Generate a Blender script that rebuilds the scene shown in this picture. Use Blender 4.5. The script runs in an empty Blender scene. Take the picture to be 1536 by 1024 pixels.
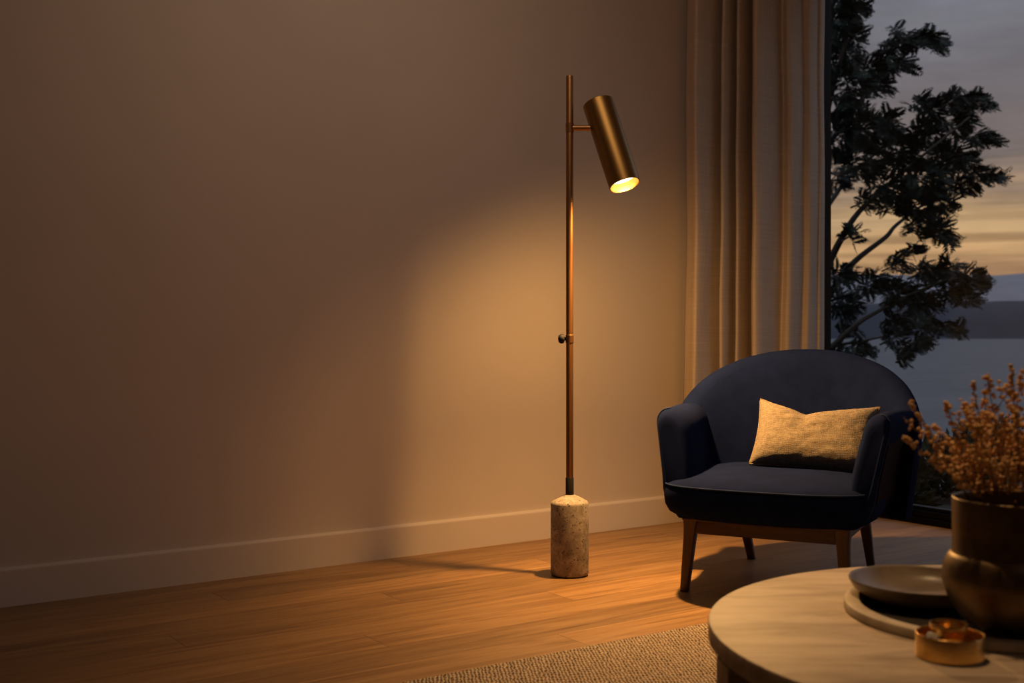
import bpy, bmesh, math, random
from mathutils import Vector, Matrix, noise as mnoise
PI = math.pi
C = bpy.context.scene.collection
random.seed(7)

# ---------------------------------------------------------------- camera frame -> room frame
FX, FY = 0.5662, 0.8243            # camera forward in room axes (X along the long wall, Y into it)
CAM_H = 0.85
F = 1760.0
def R(lat, dep, z=0.0):
    """lateral / depth as seen from the camera's standing point -> room coordinates"""
    return Vector((FX*dep + FY*lat, FY*dep - FX*lat, z))

# ---------------------------------------------------------------- helpers
def tag(o, label=None, cat=None, group=None, kind=None):
    if label: o['label'] = label
    if cat: o['category'] = cat
    if group: o['group'] = group
    if kind: o['kind'] = kind
    return o
def empty(name, loc, rz=0.0, label=None, cat=None, group=None, kind=None):
    o = bpy.data.objects.new(name, None); C.objects.link(o)
    o.empty_display_size = 0.05
    o.location = loc; o.rotation_euler = (0, 0, rz)
    return tag(o, label, cat, group, kind)
def obj(name, bm, mats, parent=None, smooth=True, sub=0, auto=None):
    me = bpy.data.meshes.new(name)
    bm.normal_update()
    bm.to_mesh(me); bm.free()
    for m in (mats if isinstance(mats, (list, tuple)) else [mats]): me.materials.append(m)
    if smooth:
        for p in me.polygons: p.use_smooth = True
        if auto is not None:
            me.set_sharp_from_angle(angle=math.radians(auto))
    o = bpy.data.objects.new(name, me); C.objects.link(o)
    if parent: o.parent = parent
    if sub:
        s = o.modifiers.new('sub', 'SUBSURF'); s.levels = sub; s.render_levels = sub
    return o
def box(bm, x0, x1, y0, y1, z0, z1, bev=0.0, seg=2):
    r = bmesh.ops.create_cube(bm, size=1)
    vs = r['verts']
    for v in vs:
        v.co = Vector(((x0+x1)/2 + v.co.x*(x1-x0), (y0+y1)/2 + v.co.y*(y1-y0), (z0+z1)/2 + v.co.z*(z1-z0)))
    if bev:
        es = list({e for v in vs for e in v.link_edges})
        bmesh.ops.bevel(bm, geom=es, offset=bev, segments=seg, profile=0.5, affect='EDGES')
def rings(bm, rs, close=True, cap0=True, cap1=True):
    """skin a list of rings (lists of Vectors)"""
    vr = [[bm.verts.new(p) for p in r] for r in rs]
    n = len(vr[0])
    for a, b in zip(vr, vr[1:]):
        for i in range(n if close else n-1):
            j = (i+1) % n
            bm.faces.new((a[i], a[j], b[j], b[i]))
    if cap0: bm.faces.new(vr[0][::-1])
    if cap1: bm.faces.new(vr[-1])
    return vr
def lathe(bm, prof, seg=64, closed=False, mtx=None):
    """prof: list of (r,z); r==0 ends become poles; closed joins last to first"""
    rows = []
    for r, z in prof:
        if r < 1e-6: rows.append([bm.verts.new((0, 0, z))])
        else: rows.append([bm.verts.new((r*math.cos(2*PI*i/seg), r*math.sin(2*PI*i/seg), z)) for i in range(seg)])
    pairs = list(zip(rows, rows[1:]))
    if closed: pairs.append((rows[-1], rows[0]))
    for a, b in pairs:
        for i in range(seg):
            j = (i+1) % seg
            if len(a) == 1 and len(b) == 1: continue
            if len(a) == 1: bm.faces.new((a[0], b[j], b[i]))
            elif len(b) == 1: bm.faces.new((a[i], a[j], b[0]))
            else: bm.faces.new((a[i], a[j], b[j], b[i]))
    if mtx is not None:
        bmesh.ops.transform(bm, matrix=mtx, verts=[v for row in rows for v in row])
    bmesh.ops.recalc_face_normals(bm, faces=bm.faces)
def tube(bm, pts, rad, seg=10, caps=True):
    pts = [Vector(p) for p in pts]
    rads = rad if isinstance(rad, (list, tuple)) else [rad]*len(pts)
    up = None; rs = []
    for i, p in enumerate(pts):
        t = (pts[min(i+1, len(pts)-1)] - pts[max(i-1, 0)]).normalized()
        if up is None:
            up = Vector((0, 0, 1)) if abs(t.z) < 0.9 else Vector((1, 0, 0))
        s = t.cross(up).normalized(); up = s.cross(t).normalized()
        rs.append([p + (s*math.cos(2*PI*k/seg) + up*math.sin(2*PI*k/seg))*rads[i] for k in range(seg)])
    rings(bm, rs, True, caps, caps)
def catmull(pts, n=8):
    pts = [Vector(p) for p in pts]; out = []
    for i in range(len(pts)-1):
        p0 = pts[max(i-1, 0)]; p1 = pts[i]; p2 = pts[i+1]; p3 = pts[min(i+2, len(pts)-1)]
        for k in range(n):
            t = k/n
            out.append(0.5*((2*p1) + (p2-p0)*t + (2*p0-5*p1+4*p2-p3)*t*t + (3*p1-p0-3*p2+p3)*t**3))
    out.append(pts[-1]); return out
def lerp(a, b, t): return a + (b-a)*t
def sstep(a, b, x):
    t = max(0, min(1, (x-a)/(b-a))); return t*t*(3-2*t)

# ---------------------------------------------------------------- materials
class NT:
    def __init__(s, name):
        s.m = bpy.data.materials.new(name); s.m.use_nodes = True
        s.t = s.m.node_tree; s.n = s.t.nodes; s.l = s.t.links
        s.b = s.n['Principled BSDF']; s.out = s.n['Material Output']
    def node(s, typ, ins=None, **kw):
        nd = s.n.new(typ)
        for k, v in kw.items(): setattr(nd, k, v)
        for k, v in (ins or {}).items():
            if hasattr(v, 'is_output') or isinstance(v, bpy.types.NodeSocket): s.l.new(v, nd.inputs[k])
            else: nd.inputs[k].default_value = v
        return nd
    def link(s, a, b): s.l.new(a, b)
    def coord(s, scale=(1, 1, 1), which='Object', rot=(0, 0, 0)):
        tc = s.node('ShaderNodeTexCoord')
        return s.node('ShaderNodeMapping', {'Vector': tc.outputs[which], 'Scale': scale, 'Rotation': rot}).outputs[0]
    def noise(s, vec, scale, detail=4, rough=0.55, dist=0.0):
        return s.node('ShaderNodeTexNoise', {'Vector': vec, 'Scale': scale, 'Detail': detail, 'Roughness': rough, 'Distortion': dist}).outputs[0]
    def ramp(s, fac, stops):
        r = s.node('ShaderNodeValToRGB', {'Fac': fac}); e = r.color_ramp.elements
        while len(e) < len(stops): e.new(0.5)
        for el, (p, c) in zip(e, stops): el.position = p; el.color = (*c, 1) if len(c) == 3 else c
        return r.outputs[0]
    def mix(s, fac, a, b, bt='MIX'):
        m = s.node('ShaderNodeMix', data_type='RGBA', blend_type=bt)
        for k, v in ((0, fac), (6, a), (7, b)):
            if isinstance(v, bpy.types.NodeSocket): s.l.new(v, m.inputs[k])
            else: m.inputs[k].default_value = v if not isinstance(v, tuple) else ((*v, 1) if len(v) == 3 else v)
        return m.outputs[2]
    def math(s, op, a, b=0.0, c=0.0):
        m = s.node('ShaderNodeMath', operation=op)
        for k, v in enumerate((a, b, c)):
            if isinstance(v, bpy.types.NodeSocket): s.l.new(v, m.inputs[k])
            else: m.inputs[k].default_value = v
        return m.outputs[0]
    def bump(s, h, strength=0.3, dist=0.01, normal=None):
        ins = {'Height': h, 'Strength': strength, 'Distance': dist}
        if normal: ins['Normal'] = normal
        b = s.node('ShaderNodeBump', ins); s.l.new(b.outputs[0], s.b.inputs['Normal']); return b.outputs[0]
    def set(s, **kw):
        for k, v in kw.items():
            k = k.replace('_', ' ')
            if isinstance(v, bpy.types.NodeSocket): s.l.new(v, s.b.inputs[k])
            else: s.b.inputs[k].default_value = (*v, 1) if isinstance(v, tuple) and len(v) == 3 else v
        return s

def m_paint(name, col, rough=0.85, mottling=0.08, bump=0.04):
    s = NT(name); v = s.coord()
    n = s.noise(v, 1.3, 5, 0.6)
    a = tuple(c*(1-mottling) for c in col); b = tuple(min(1, c*(1+mottling)) for c in col)
    s.set(Base_Color=s.ramp(n, [(0.3, a), (0.7, b)]), Roughness=rough)
    s.b.inputs['Specular IOR Level'].default_value = 0.25
    s.bump(s.noise(v, 260, 3), bump, 0.002)
    return s.m
def m_metal(name, col, rough=0.3, var=0.15, stretch=(60, 60, 2)):
    s = NT(name); v = s.coord(stretch)
    n = s.noise(v, 6, 4)
    a = tuple(c*(1-var) for c in col); b = tuple(min(1, c*(1+var)) for c in col)
    s.set(Base_Color=s.ramp(n, [(0.3, a), (0.7, b)]), Metallic=1.0, Roughness=s.math('MULTIPLY_ADD', n, 0.14, rough-0.07))
    s.bump(n, 0.03, 0.001)
    return s.m
def m_fabric(name, col, scale=420, rough=0.95, bump=0.25, sheen=0.3, sheencol=None, mott=0.25, mscale=14):
    s = NT(name); v = s.coord()
    n = s.noise(v, scale, 2); n2 = s.noise(v, mscale, 4)
    f = s.math('ADD', s.math('MULTIPLY', n, 0.6), s.math('MULTIPLY', n2, 0.4))
    a = tuple(c*(1-mott) for c in col); b = tuple(min(1, c*(1+mott)) for c in col)
    s.set(Base_Color=s.ramp(f, [(0.35, a), (0.65, b)]), Roughness=rough)
    s.b.inputs['Sheen Weight'].default_value = sheen
    s.b.inputs['Sheen Roughness'].default_value = 0.5
    s.b.inputs['Sheen Tint'].default_value = (*(sheencol or (1, 1, 1)), 1)
    s.b.inputs['Specular IOR Level'].default_value = 0.05
    s.bump(n, bump, 0.0015)
    return s.m
def m_linen(name, col, scale=300, bump=0.5, mott=0.25, which='Object'):
    s = NT(name); v = s.coord(which=which)
    sp = s.node('ShaderNodeSeparateXYZ', {'Vector': v})
    wob = s.math('MULTIPLY', s.noise(v, 40, 2), 0.01)
    wx = s.math('SINE', s.math('MULTIPLY', s.math('ADD', sp.outputs[0], wob), scale*6.28))
    wz = s.math('SINE', s.math('MULTIPLY', s.math('ADD', sp.outputs[2], wob), scale*6.28))
    w = s.math('MULTIPLY_ADD', s.math('ADD', wx, wz), 0.25, 0.5)
    n = s.noise(s.coord((1, 1, 1), which), 90, 4)
    f = s.math('ADD', s.math('MULTIPLY', w, 0.45), s.math('MULTIPLY', n, 0.55))
    a = tuple(c*(1-mott) for c in col); b = tuple(min(1, c*(1+mott)) for c in col)
    s.set(Base_Color=s.ramp(f, [(0.3, a), (0.7, b)]), Roughness=0.95)
    s.b.inputs['Specular IOR Level'].default_value = 0.1
    s.bump(f, bump, 0.002)
    return s.m
def m_wood(name, c0, c1, scale=(1, 1, 1), rough=0.4, axis=2):
    s = NT(name)
    sc = [30, 30, 30]; sc[axis] = 2.0
    v = s.coord(tuple(a*b for a, b in zip(sc, scale)))
    n = s.noise(v, 1.6, 6, 0.6, 1.2)
    s.set(Base_Color=s.ramp(n, [(0.3, c0), (0.7, c1)]), Roughness=rough)
    s.bump(n, 0.08, 0.002)
    return s.m

def m_floor():
    s = NT('oak_planks')
    tc = s.node('ShaderNodeTexCoord')
    sp = s.node('ShaderNodeSeparateXYZ', {'Vector': tc.outputs['Object']})
    X, Y = sp.outputs[0], sp.outputs[1]
    W, L = 0.148, 1.9
    vy = s.math('DIVIDE', s.math('SUBTRACT', Y, 2.457), W)
    row = s.math('FLOOR', vy)
    fy = s.math('FRACT', vy)
    wr = s.node('ShaderNodeTexWhiteNoise', {'W': row}, noise_dimensions='1D').outputs['Value']
    ux = s.math('ADD', s.math('DIVIDE', s.math('SUBTRACT', X, 1.94), L), s.math('MULTIPLY', s.math('ABSOLUTE', row), 0.617))
    col = s.math('FLOOR', ux); fx = s.math('FRACT', ux)
    cv = s.node('ShaderNodeCombineXYZ', {'X': col, 'Y': row})
    pr = s.node('ShaderNodeTexWhiteNoise', {'Vector': cv.outputs[0]}, noise_dimensions='2D').outputs['Value']
    # grain, stretched along X, shifted per plank
    gx = s.math('ADD', s.math('MULTIPLY', X, 1.3), s.math('MULTIPLY', pr, 37.0))
    gv = s.node('ShaderNodeCombineXYZ', {'X': gx, 'Y': s.math('MULTIPLY', Y, 22.0), 'Z': s.math('MULTIPLY', pr, 11.0)}).outputs[0]
    g1 = s.noise(gv, 1.0, 6, 0.6, 1.6)
    gv2 = s.node('ShaderNodeCombineXYZ', {'X': s.math('MULTIPLY', gx, 4.0), 'Y': s.math('MULTIPLY', Y, 160.0), 'Z': pr}).outputs[0]
    g2 = s.noise(gv2, 1.0, 4, 0.6, 0.4)
    f = s.math('ADD', s.math('MULTIPLY', g1, 0.65), s.math('MULTIPLY', g2, 0.35))
    base = s.ramp(f, [(0.32, (0.125, 0.062, 0.023)), (0.5, (0.235, 0.130, 0.053)), (0.68, (0.32, 0.188, 0.083))])
    tone = s.math('MULTIPLY_ADD', pr, 0.5, 0.74)
    tonec = s.node('ShaderNodeCombineXYZ', {'X': tone, 'Y': tone, 'Z': tone}).outputs[0]
    c = s.mix(1.0, base, tonec, 'MULTIPLY')
    e1 = s.math('LESS_THAN', fy, 0.010); e2 = s.math('LESS_THAN', fx, 0.0013)
    gap = s.math('MAXIMUM', e1, e2)
    c = s.mix(s.math('MULTIPLY', gap, 0.85), c, (0.05, 0.022, 0.009))
    s.set(Base_Color=c, Roughness=s.math('MULTIPLY_ADD', g1, 0.2, 0.34))
    s.b.inputs['Specular IOR Level'].default_value = 0.35
    h = s.math('SUBTRACT', s.math('MULTIPLY', f, 0.25), gap)
    s.bump(h, 0.25, 0.002)
    return s.m
def m_rug():
    s = NT('woven_rug')
    tc = s.node('ShaderNodeTexCoord')
    sp = s.node('ShaderNodeSeparateXYZ', {'Vector': tc.outputs['Object']})
    X, Y = sp.outputs[0], sp.outputs[1]
    wob = s.noise(tc.outputs['Object'], 60, 2)
    # slanted rows of loops
    a = s.math('ADD', s.math('MULTIPLY', X, 0.5), s.math('MULTIPLY', Y, 0.87))
    b = s.math('SUBTRACT', s.math('MULTIPLY', X, 0.87), s.math('MULTIPLY', Y, 0.5))
    ra = s.math('SINE', s.math('ADD', s.math('MULTIPLY', b, 2*PI/0.0092), s.math('MULTIPLY', wob, 9.0)))
    rb = s.math('SINE', s.math('ADD', s.math('MULTIPLY', a, 2*PI/0.019), s.math('MULTIPLY', wob, 16.0)))
    h = s.math('ADD', s.math('MULTIPLY_ADD', ra, 0.32, 0.5), s.math('MULTIPLY', rb, 0.18))
    n = s.noise(tc.outputs['Object'], 130, 3)
    h2 = s.math('ADD', s.math('MULTIPLY', h, 0.7), s.math('MULTIPLY', n, 0.3))
    s.set(Base_Color=s.ramp(h2, [(0.2, (0.07, 0.05, 0.036)), (0.45, (0.26, 0.195, 0.14)), (0.8, (0.46, 0.37, 0.27))]), Roughness=1.0)
    s.b.inputs['Specular IOR Level'].default_value = 0.05
    s.bump(h2, 0.9, 0.006)
    return s.m
def m_stone(name, c0, c1, c2, streak=(1, 1, 1), pits=0.0, rough=0.7, scale=6):
    s = NT(name); v = s.coord(streak)
    n = s.noise(v, scale, 7, 0.62, 0.6)
    c = s.ramp(n, [(0.34, c0), (0.5, c1), (0.66, c2)])
    h = n
    if pits:
        v2 = s.coord()
        vo = s.node('ShaderNodeTexVoronoi', {'Vector': v2, 'Scale': 85.0, 'Randomness': 1.0})
        big = s.noise(v2, 110, 3)
        p = s.math('MULTIPLY', s.math('LESS_THAN', vo.outputs['Distance'], 0.30), s.math('GREATER_THAN', big, 0.5))
        spk = s.noise(v2, 220, 3)
        c = s.mix(s.math('MULTIPLY', s.math('GREATER_THAN', spk, 0.56), 0.35), c, tuple(x*0.45 for x in c0))
        c = s.mix(s.math('MULTIPLY', p, pits), c, tuple(x*0.28 for x in c0))
        h = s.math('SUBTRACT', n, p)
    s.set(Base_Color=c, Roughness=rough)
    s.b.inputs['Specular IOR Level'].default_value = 0.3
    s.bump(h, 0.25, 0.004)
    return s.m
def m_glass():
    s = NT('window_glass')
    fr = s.node('ShaderNodeFresnel', {'IOR': 1.38})
    tr = s.node('ShaderNodeBsdfTransparent', {'Color': (0.97, 0.98, 0.99, 1)})
    gl = s.node('ShaderNodeBsdfGlossy', {'Roughness': 0.0, 'Color': (1, 1, 1, 1)})
    mx = s.node('ShaderNodeMixShader', {0: s.math('MULTIPLY', fr.outputs[0], 0.30), 1: tr.outputs[0], 2: gl.outputs[0]})
    s.link(mx.outputs[0], s.out.inputs['Surface'])
    return s.m
def m_emit(name, col, power):
    s = NT(name)
    e = s.node('ShaderNodeEmission', {'Color': (*col, 1), 'Strength': power})
    s.link(e.outputs[0], s.out.inputs['Surface'])
    return s.m
def m_leaf(name, c0, c1, rough=0.6, trans=0.2):
    s = NT(name)
    g = s.node('ShaderNodeNewGeometry')
    s.set(Base_Color=s.ramp(g.outputs['Random Per Island'], [(0.0, c0), (1.0, c1)]), Roughness=rough)
    s.b.inputs['Specular IOR Level'].default_value = 0.2
    return s.m
def m_curtain():
    s = NT('linen_curtain'); v = s.coord()
    sp = s.node('ShaderNodeSeparateXYZ', {'Vector': v})
    tv = s.coord((220, 220, 6)); th = s.coord((5, 5, 260))
    n = s.math('ADD', s.math('MULTIPLY', s.noise(tv, 1, 2), 0.5), s.math('MULTIPLY', s.noise(th, 1, 2), 0.5))
    c = s.ramp(n, [(0.35, (0.56, 0.45, 0.34)), (0.65, (0.68, 0.56, 0.44))])
    s.set(Base_Color=c, Roughness=0.95)
    s.b.inputs['Specular IOR Level'].default_value = 0.1
    s.bump(n, 0.2, 0.001)
    tl = s.node('ShaderNodeBsdfTranslucent', {'Color': c})
    mx = s.node('ShaderNodeMixShader', {0: 0.12, 1: s.b.outputs[0], 2: tl.outputs[0]})
    s.link(mx.outputs[0], s.out.inputs['Surface'])
    return s.m

WALL = m_paint('wall_paint', (0.56, 0.475, 0.395), 0.9, 0.04)
CEIL = m_paint('ceiling_paint', (0.66, 0.60, 0.53), 0.9, 0.03)
TRIM = m_paint('trim_paint', (0.60, 0.515, 0.435), 0.5, 0.02, 0.01)
FLOOR = m_floor(); RUG = m_rug()
BLACKM = m_metal('black_frame_metal', (0.012, 0.012, 0.014), 0.35, 0.1); 
GLASS = m_glass()
CURT = m_curtain()
BRASS = m_metal('brushed_brass', (0.29, 0.160, 0.045), 0.40, 0.10, (150, 150, 2))
POLE = m_metal('bronzed_brass_pole', (0.33, 0.16, 0.06), 0.46, 0.1, (150, 150, 2))
INNER = m_metal('gold_lining', (0.46, 0.30, 0.09), 0.5, 0.05)
BLACK = m_paint('matt_black', (0.011, 0.010, 0.009), 0.7, 0.05, 0.0)
STONE = m_stone('speckled_stone', (0.20, 0.165, 0.13), (0.31, 0.26, 0.21), (0.42, 0.36, 0.30), (1, 1, 1), 0.8, 0.8, 26)
TABLE = m_stone('table_stone', (0.25, 0.18, 0.125), (0.42, 0.325, 0.235), (0.54, 0.43, 0.32), (1.6, 6, 6), 0.0, 0.55, 2.6)
NAVY = m_fabric('navy_wool', (0.0045, 0.0085, 0.036), 600, 1.0, 0.35, 0.0, (0.45, 0.55, 0.8), 0.35)
NAVYP = m_fabric('navy_piping', (0.020, 0.031, 0.082), 600, 0.9, 0.1, 0.0, (0.5, 0.6, 0.9))
SHELL = m_fabric('dark_brown_shell', (0.018, 0.010, 0.007), 300, 0.8, 0.1, 0.0)
WALNUT = m_wood('walnut', (0.036, 0.014, 0.007), (0.085, 0.034, 0.015), (1, 1, 1), 0.38)
WALNUTX = m_wood('walnut_rail', (0.036, 0.014, 0.007), (0.085, 0.034, 0.015), (1, 1, 1), 0.36, 0)
PILLOW = m_linen('pillow_linen', (0.185, 0.148, 0.108), 300, 0.9, 0.42)
BOWL = m_stone('bronze_glaze', (0.13, 0.095, 0.065), (0.20, 0.155, 0.11), (0.27, 0.21, 0.15), (1, 1, 1), 0.0, 0.34, 9)
TRAY = m_stone('pale_tray_stone', (0.38, 0.31, 0.225), (0.46, 0.385, 0.285), (0.53, 0.45, 0.34), (1, 1, 1), 0.0, 0.6, 12)
TRAY_SHADE = m_paint('tray_recess_shade', (0.035, 0.028, 0.022), 0.6, 0.1, 0.05)  # bowl's shadow inside the tray, put into a dark recess colour
VASE = m_metal('aged_bronze', (0.15, 0.105, 0.062), 0.42, 0.22, (6, 6, 6))
GOLD = m_metal('polished_gold_brass', (0.78, 0.50, 0.18), 0.27, 0.08, (4, 4, 120))
WAX = m_paint('pale_wax', (0.72, 0.66, 0.58), 0.4, 0.08, 0.1)
BUD = m_leaf('dried_buds', (0.50, 0.27, 0.10), (0.78, 0.50, 0.24), 0.85)
TWIG = m_wood('dried_twig', (0.09, 0.045, 0.02), (0.17, 0.09, 0.04), (1, 1, 1), 0.8)
LEAF = m_leaf('dark_tree_leaf', (0.006, 0.010, 0.007), (0.018, 0.026, 0.017), 0.7)
BARK = m_wood('tree_bark', (0.02, 0.016, 0.012), (0.05, 0.04, 0.03), (0.2, 0.2, 0.2), 0.9)
SHRUB = m_leaf('shrub_leaf', (0.015, 0.024, 0.014), (0.045, 0.058, 0.032), 0.7)
SOIL = m_stone('dark_ground', (0.02, 0.02, 0.015), (0.035, 0.035, 0.027), (0.05, 0.05, 0.04), (1, 1, 1), 0, 0.95, 3)

# ---------------------------------------------------------------- the room
X0, X1, Y0, Y1, ZC = -1.9, 4.31, -2.3, 3.82, 2.70
def struct(name, bm, m, parent=None, **k):
    o = obj(name, bm, m, parent, **k)
    if not parent: o['kind'] = 'structure'
    return o
bm = bmesh.new(); box(bm, X0-.15, X1+.14, Y0-.15, Y1+.15, -0.12, 0); struct('floor', bm, FLOOR, smooth=False)
bm = bmesh.new(); box(bm, X0-.15, X1+.14, Y0-.15, Y1+.15, ZC, ZC+.12); struct('ceiling', bm, CEIL, smooth=False)
bm = bmesh.new(); box(bm, X0-.15, X1+.14, Y1, Y1+.15, 0, ZC); struct('wall_back', bm, WALL, smooth=False)
bm = bmesh.new(); box(bm, X0-.15, X1+.14, Y0-.15, Y0, 0, ZC); struct('wall_front', bm, WALL, smooth=False)
bm = bmesh.new(); box(bm, X0-.15, X0, Y0, Y1, 0, ZC); struct('wall_left', bm, WALL, smooth=False)
WY0, WY1 = -2.0, 3.79
bm = bmesh.new()
box(bm, X1, X1+.14, Y0, WY0, 0, ZC); box(bm, X1, X1+.14, WY1, Y1, 0, ZC); box(bm, X1, X1+.14, WY0, WY1, 2.62, ZC)
struct('wall_right', bm, WALL, smooth=False)
# baseboard: flat board, small step and a rounded lip that catches light
bm = bmesh.new()
prof = [(0, 0), (-.016, 0), (-.016, .106), (-.0155, .1105), (-.012, .118), (0, .118)]
rs = [[Vector((x, Y1+py, pz)) for py, pz in prof] for x in (X0, X1)]
rings(bm, rs); bmesh.ops.recalc_face_normals(bm, faces=bm.faces)
struct('baseboard_back', bm, TRIM, smooth=False)
bm = bmesh.new(); box(bm, X0, X0+.016, Y0, Y1, 0, .118, .003); struct('baseboard_left', bm, TRIM, smooth=False)

win = empty('window_1', (X1+.07, (WY0+WY1)/2, 0), kind='structure')
def wl(x0, x1, y0, y1, z0, z1, bev=.003):
    cx, cy = X1+.07, (WY0+WY1)/2
    box(bm, x0-cx, x1-cx, y0-cy, y1-cy, z0, z1, bev, 1)
bm = bmesh.new()
wl(X1, X1+.12, WY0, WY1, 0, .030)                  # floor track
wl(X1+.012, X1+.085, WY0, WY1, .030, .058)         # bottom rail
wl(X1+.030, X1+.075, WY0, WY1, .058, .072)         # glazing bead
wl(X1+.03, X1+.09, WY1-.06, WY1, .03, 2.62)
wl(X1+.03, X1+.09, WY0, WY0+.06, .03, 2.62)
wl(X1+.03, X1+.09, WY0, WY1, 2.56, 2.62)
obj('window_frame', bm, BLACKM, win, smooth=False)
bm = bmesh.new(); wl(X1+.052, X1+.060, WY0+.05, WY1-.05, .065, 2.57, 0); obj('glass_pane', bm, GLASS, win, smooth=False)

# ---------------------------------------------------------------- curtain
def px_on_Y(px, Y):
    """X where the line of sight through column px meets the plane Y"""
    k = (px-768)/F
    return (Y*(k*FY + FX))/(FY - k*FX)
prof = [(1033, 3.780), (1040, 3.735), (1046, 3.690), (1052, 3.683), (1066, 3.705), (1082, 3.735), (1089, 3.742),
        (1085, 3.715), (1084, 3.690), (1088, 3.676), (1096, 3.690), (1106, 3.722), (1112, 3.728),
        (1108, 3.700), (1107, 3.672), (1111, 3.660), (1120, 3.680), (1130, 3.712), (1136, 3.716),
        (1132, 3.690), (1130, 3.645), (1133, 3.612), (1140, 3.603), (1152, 3.618), (1165, 3.640), (1174, 3.652),
        (1178, 3.635), (1182, 3.612), (1188, 3.603), (1197, 3.618), (1204, 3.638), (1208, 3.628), (1213, 3.614), (1220, 3.622),
        (1226, 3.640), (1229, 3.632), (1233, 3.640), (1236, 3.66)]
cp = catmull([(px_on_Y(px, Y), Y, 0) for px, Y in prof], 5)
bm = bmesh.new()
cx0, cy0 = cp[0].x, cp[0].y
rows = []
NZ = 26
for k in range(NZ+1):
    z = 0.012 + (2.63-0.012)*k/NZ
    row = []
    for i, p in enumerate(cp):
        w = 0.010*mnoise.noise(Vector((p.x*3, z*0.9, 2.0))) + 0.006*mnoise.noise(Vector((p.x*9, z*2.1, 5.0)))
        flare = (1 - z/2.6)*0.035*(1-i/len(cp))*1.0
        row.append(Vector((p.x - cx0 - flare + w, p.y - cy0 - 0.5*w, z)))
    rows.append(row)
rings(bm, rows, False, False, False)
cur = empty('curtain', (cx0, cy0, 0), label='full-length beige linen curtain hanging in soft folds beside the tall window', cat='curtain')
o = obj('curtain_panel', bm, CURT, cur)
so = o.modifiers.new('thick', 'SOLIDIFY'); so.thickness = 0.003

# ---------------------------------------------------------------- floor lamp
LP = R(.1976, 4.02)
lamp = empty('floor_lamp', LP, math.radians(-34.5), 'brass floor lamp with a tilted lit tube head on a round stone base', 'lamp')
# lamp frame: +x = to the camera's right, +y = away from the camera
bm = bmesh.new()
lathe(bm, [(0, .004), (.062, .004), (.0645, .008), (.0650, .014), (.0650, .244), (.0635, .2500), (.060, .2535), (.040, .265), (.016, .2755), (0, .2765)], 64)
obj('base', bm, STONE, lamp, auto=40)
bm = bmesh.new(); lathe(bm, [(0, 0), (.0625, 0), (.0625, .0045), (0, .0045)], 48); obj('foot_pad', bm, BLACK, lamp, auto=30)
bm = bmesh.new(); lathe(bm, [(0, .274), (.0140, .274), (.0140, .332), (.0132, .334), (0, .334)], 32); obj('collar', bm, BLACK, lamp, auto=30)
bm = bmesh.new(); lathe(bm, [(0, .332), (.0126, .332), (.0126, 1.706), (.0118, 1.709), (0, 1.709)], 32); obj('pole', bm, POLE, lamp, auto=30)
bm = bmesh.new()
kz = .85 - 18/F*4.02
mt = Matrix.Translation((-.012, 0, kz)) @ Matrix.Rotation(-PI/2, 4, 'Y')
lathe(bm, [(0, 0), (.006, 0), (.006, .005), (.0140, .008), (.0165, .014), (.0155, .021), (.0105, .0265), (0, .028)], 28, mtx=mt)
obj('knob', bm, BLACK, lamp, auto=45)
bm = bmesh.new(); lathe(bm, [(.0124, kz-.014), (.0138, kz-.013), (.0138, kz+.013), (.0124, kz+.014)], 32); obj('knob_band', bm, POLE, lamp, auto=30)
AZ = 1.531
A0 = Vector((.322-.1976, 0.0, AZ))
axis = Vector((.262, -.298, -.918)).normalized()       # down the tube
ex = axis.cross(Vector((0, 1, 0))).normalized(); ey = axis.cross(ex).normalized()
HM = Matrix(((ex.x, ey.x, axis.x, A0.x), (ex.y, ey.y, axis.y, A0.y), (ex.z, ey.z, axis.z, A0.z), (0, 0, 0, 1)))
T0, T1, HR = -.098, .222, .0535
bm = bmesh.new()
lathe(bm, [(0, T0), (HR-.002, T0), (HR, T0+.002), (HR, T1-.001), (HR-.0008, T1), (HR-.0022, T1), (HR-.0026, T1-.002), (HR-.0026, T0+.006), (0, T0+.006)], 72, mtx=HM)
obj('lamp_head', bm, BRASS, lamp, auto=35)
bm = bmesh.new()
lathe(bm, [(HR-.0030, T1-.0015), (HR-.0030, T1-.05), (HR-.0046, T1-.05), (HR-.0042, T1-.0015)], 64, closed=True, mtx=HM)
obj('inner_sleeve', bm, INNER, lamp, auto=35)
bm = bmesh.new()
lathe(bm, [(0, T1-.028), (HR-.009, T1-.028), (HR-.006, T1-.030), (HR-.006, T1-.034), (0, T1-.034)], 48, mtx=HM)
obj('bulb', bm, m_emit('warm_bulb', (1.0, 0.74, 0.38), 4.5), lamp, auto=35)
bm = bmesh.new(); tube(bm, [(.008, 0, AZ), (.050, 0, AZ), (.086, 0, AZ)], .0102, 20); obj('arm', bm, POLE, lamp, auto=40)
bm = bmesh.new(); lathe(bm, [(.0122, AZ-.016), (.0140, AZ-.015), (.0140, AZ+.015), (.0122, AZ+.016)], 32); obj('pole_clamp', bm, POLE, lamp, auto=30)

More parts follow.
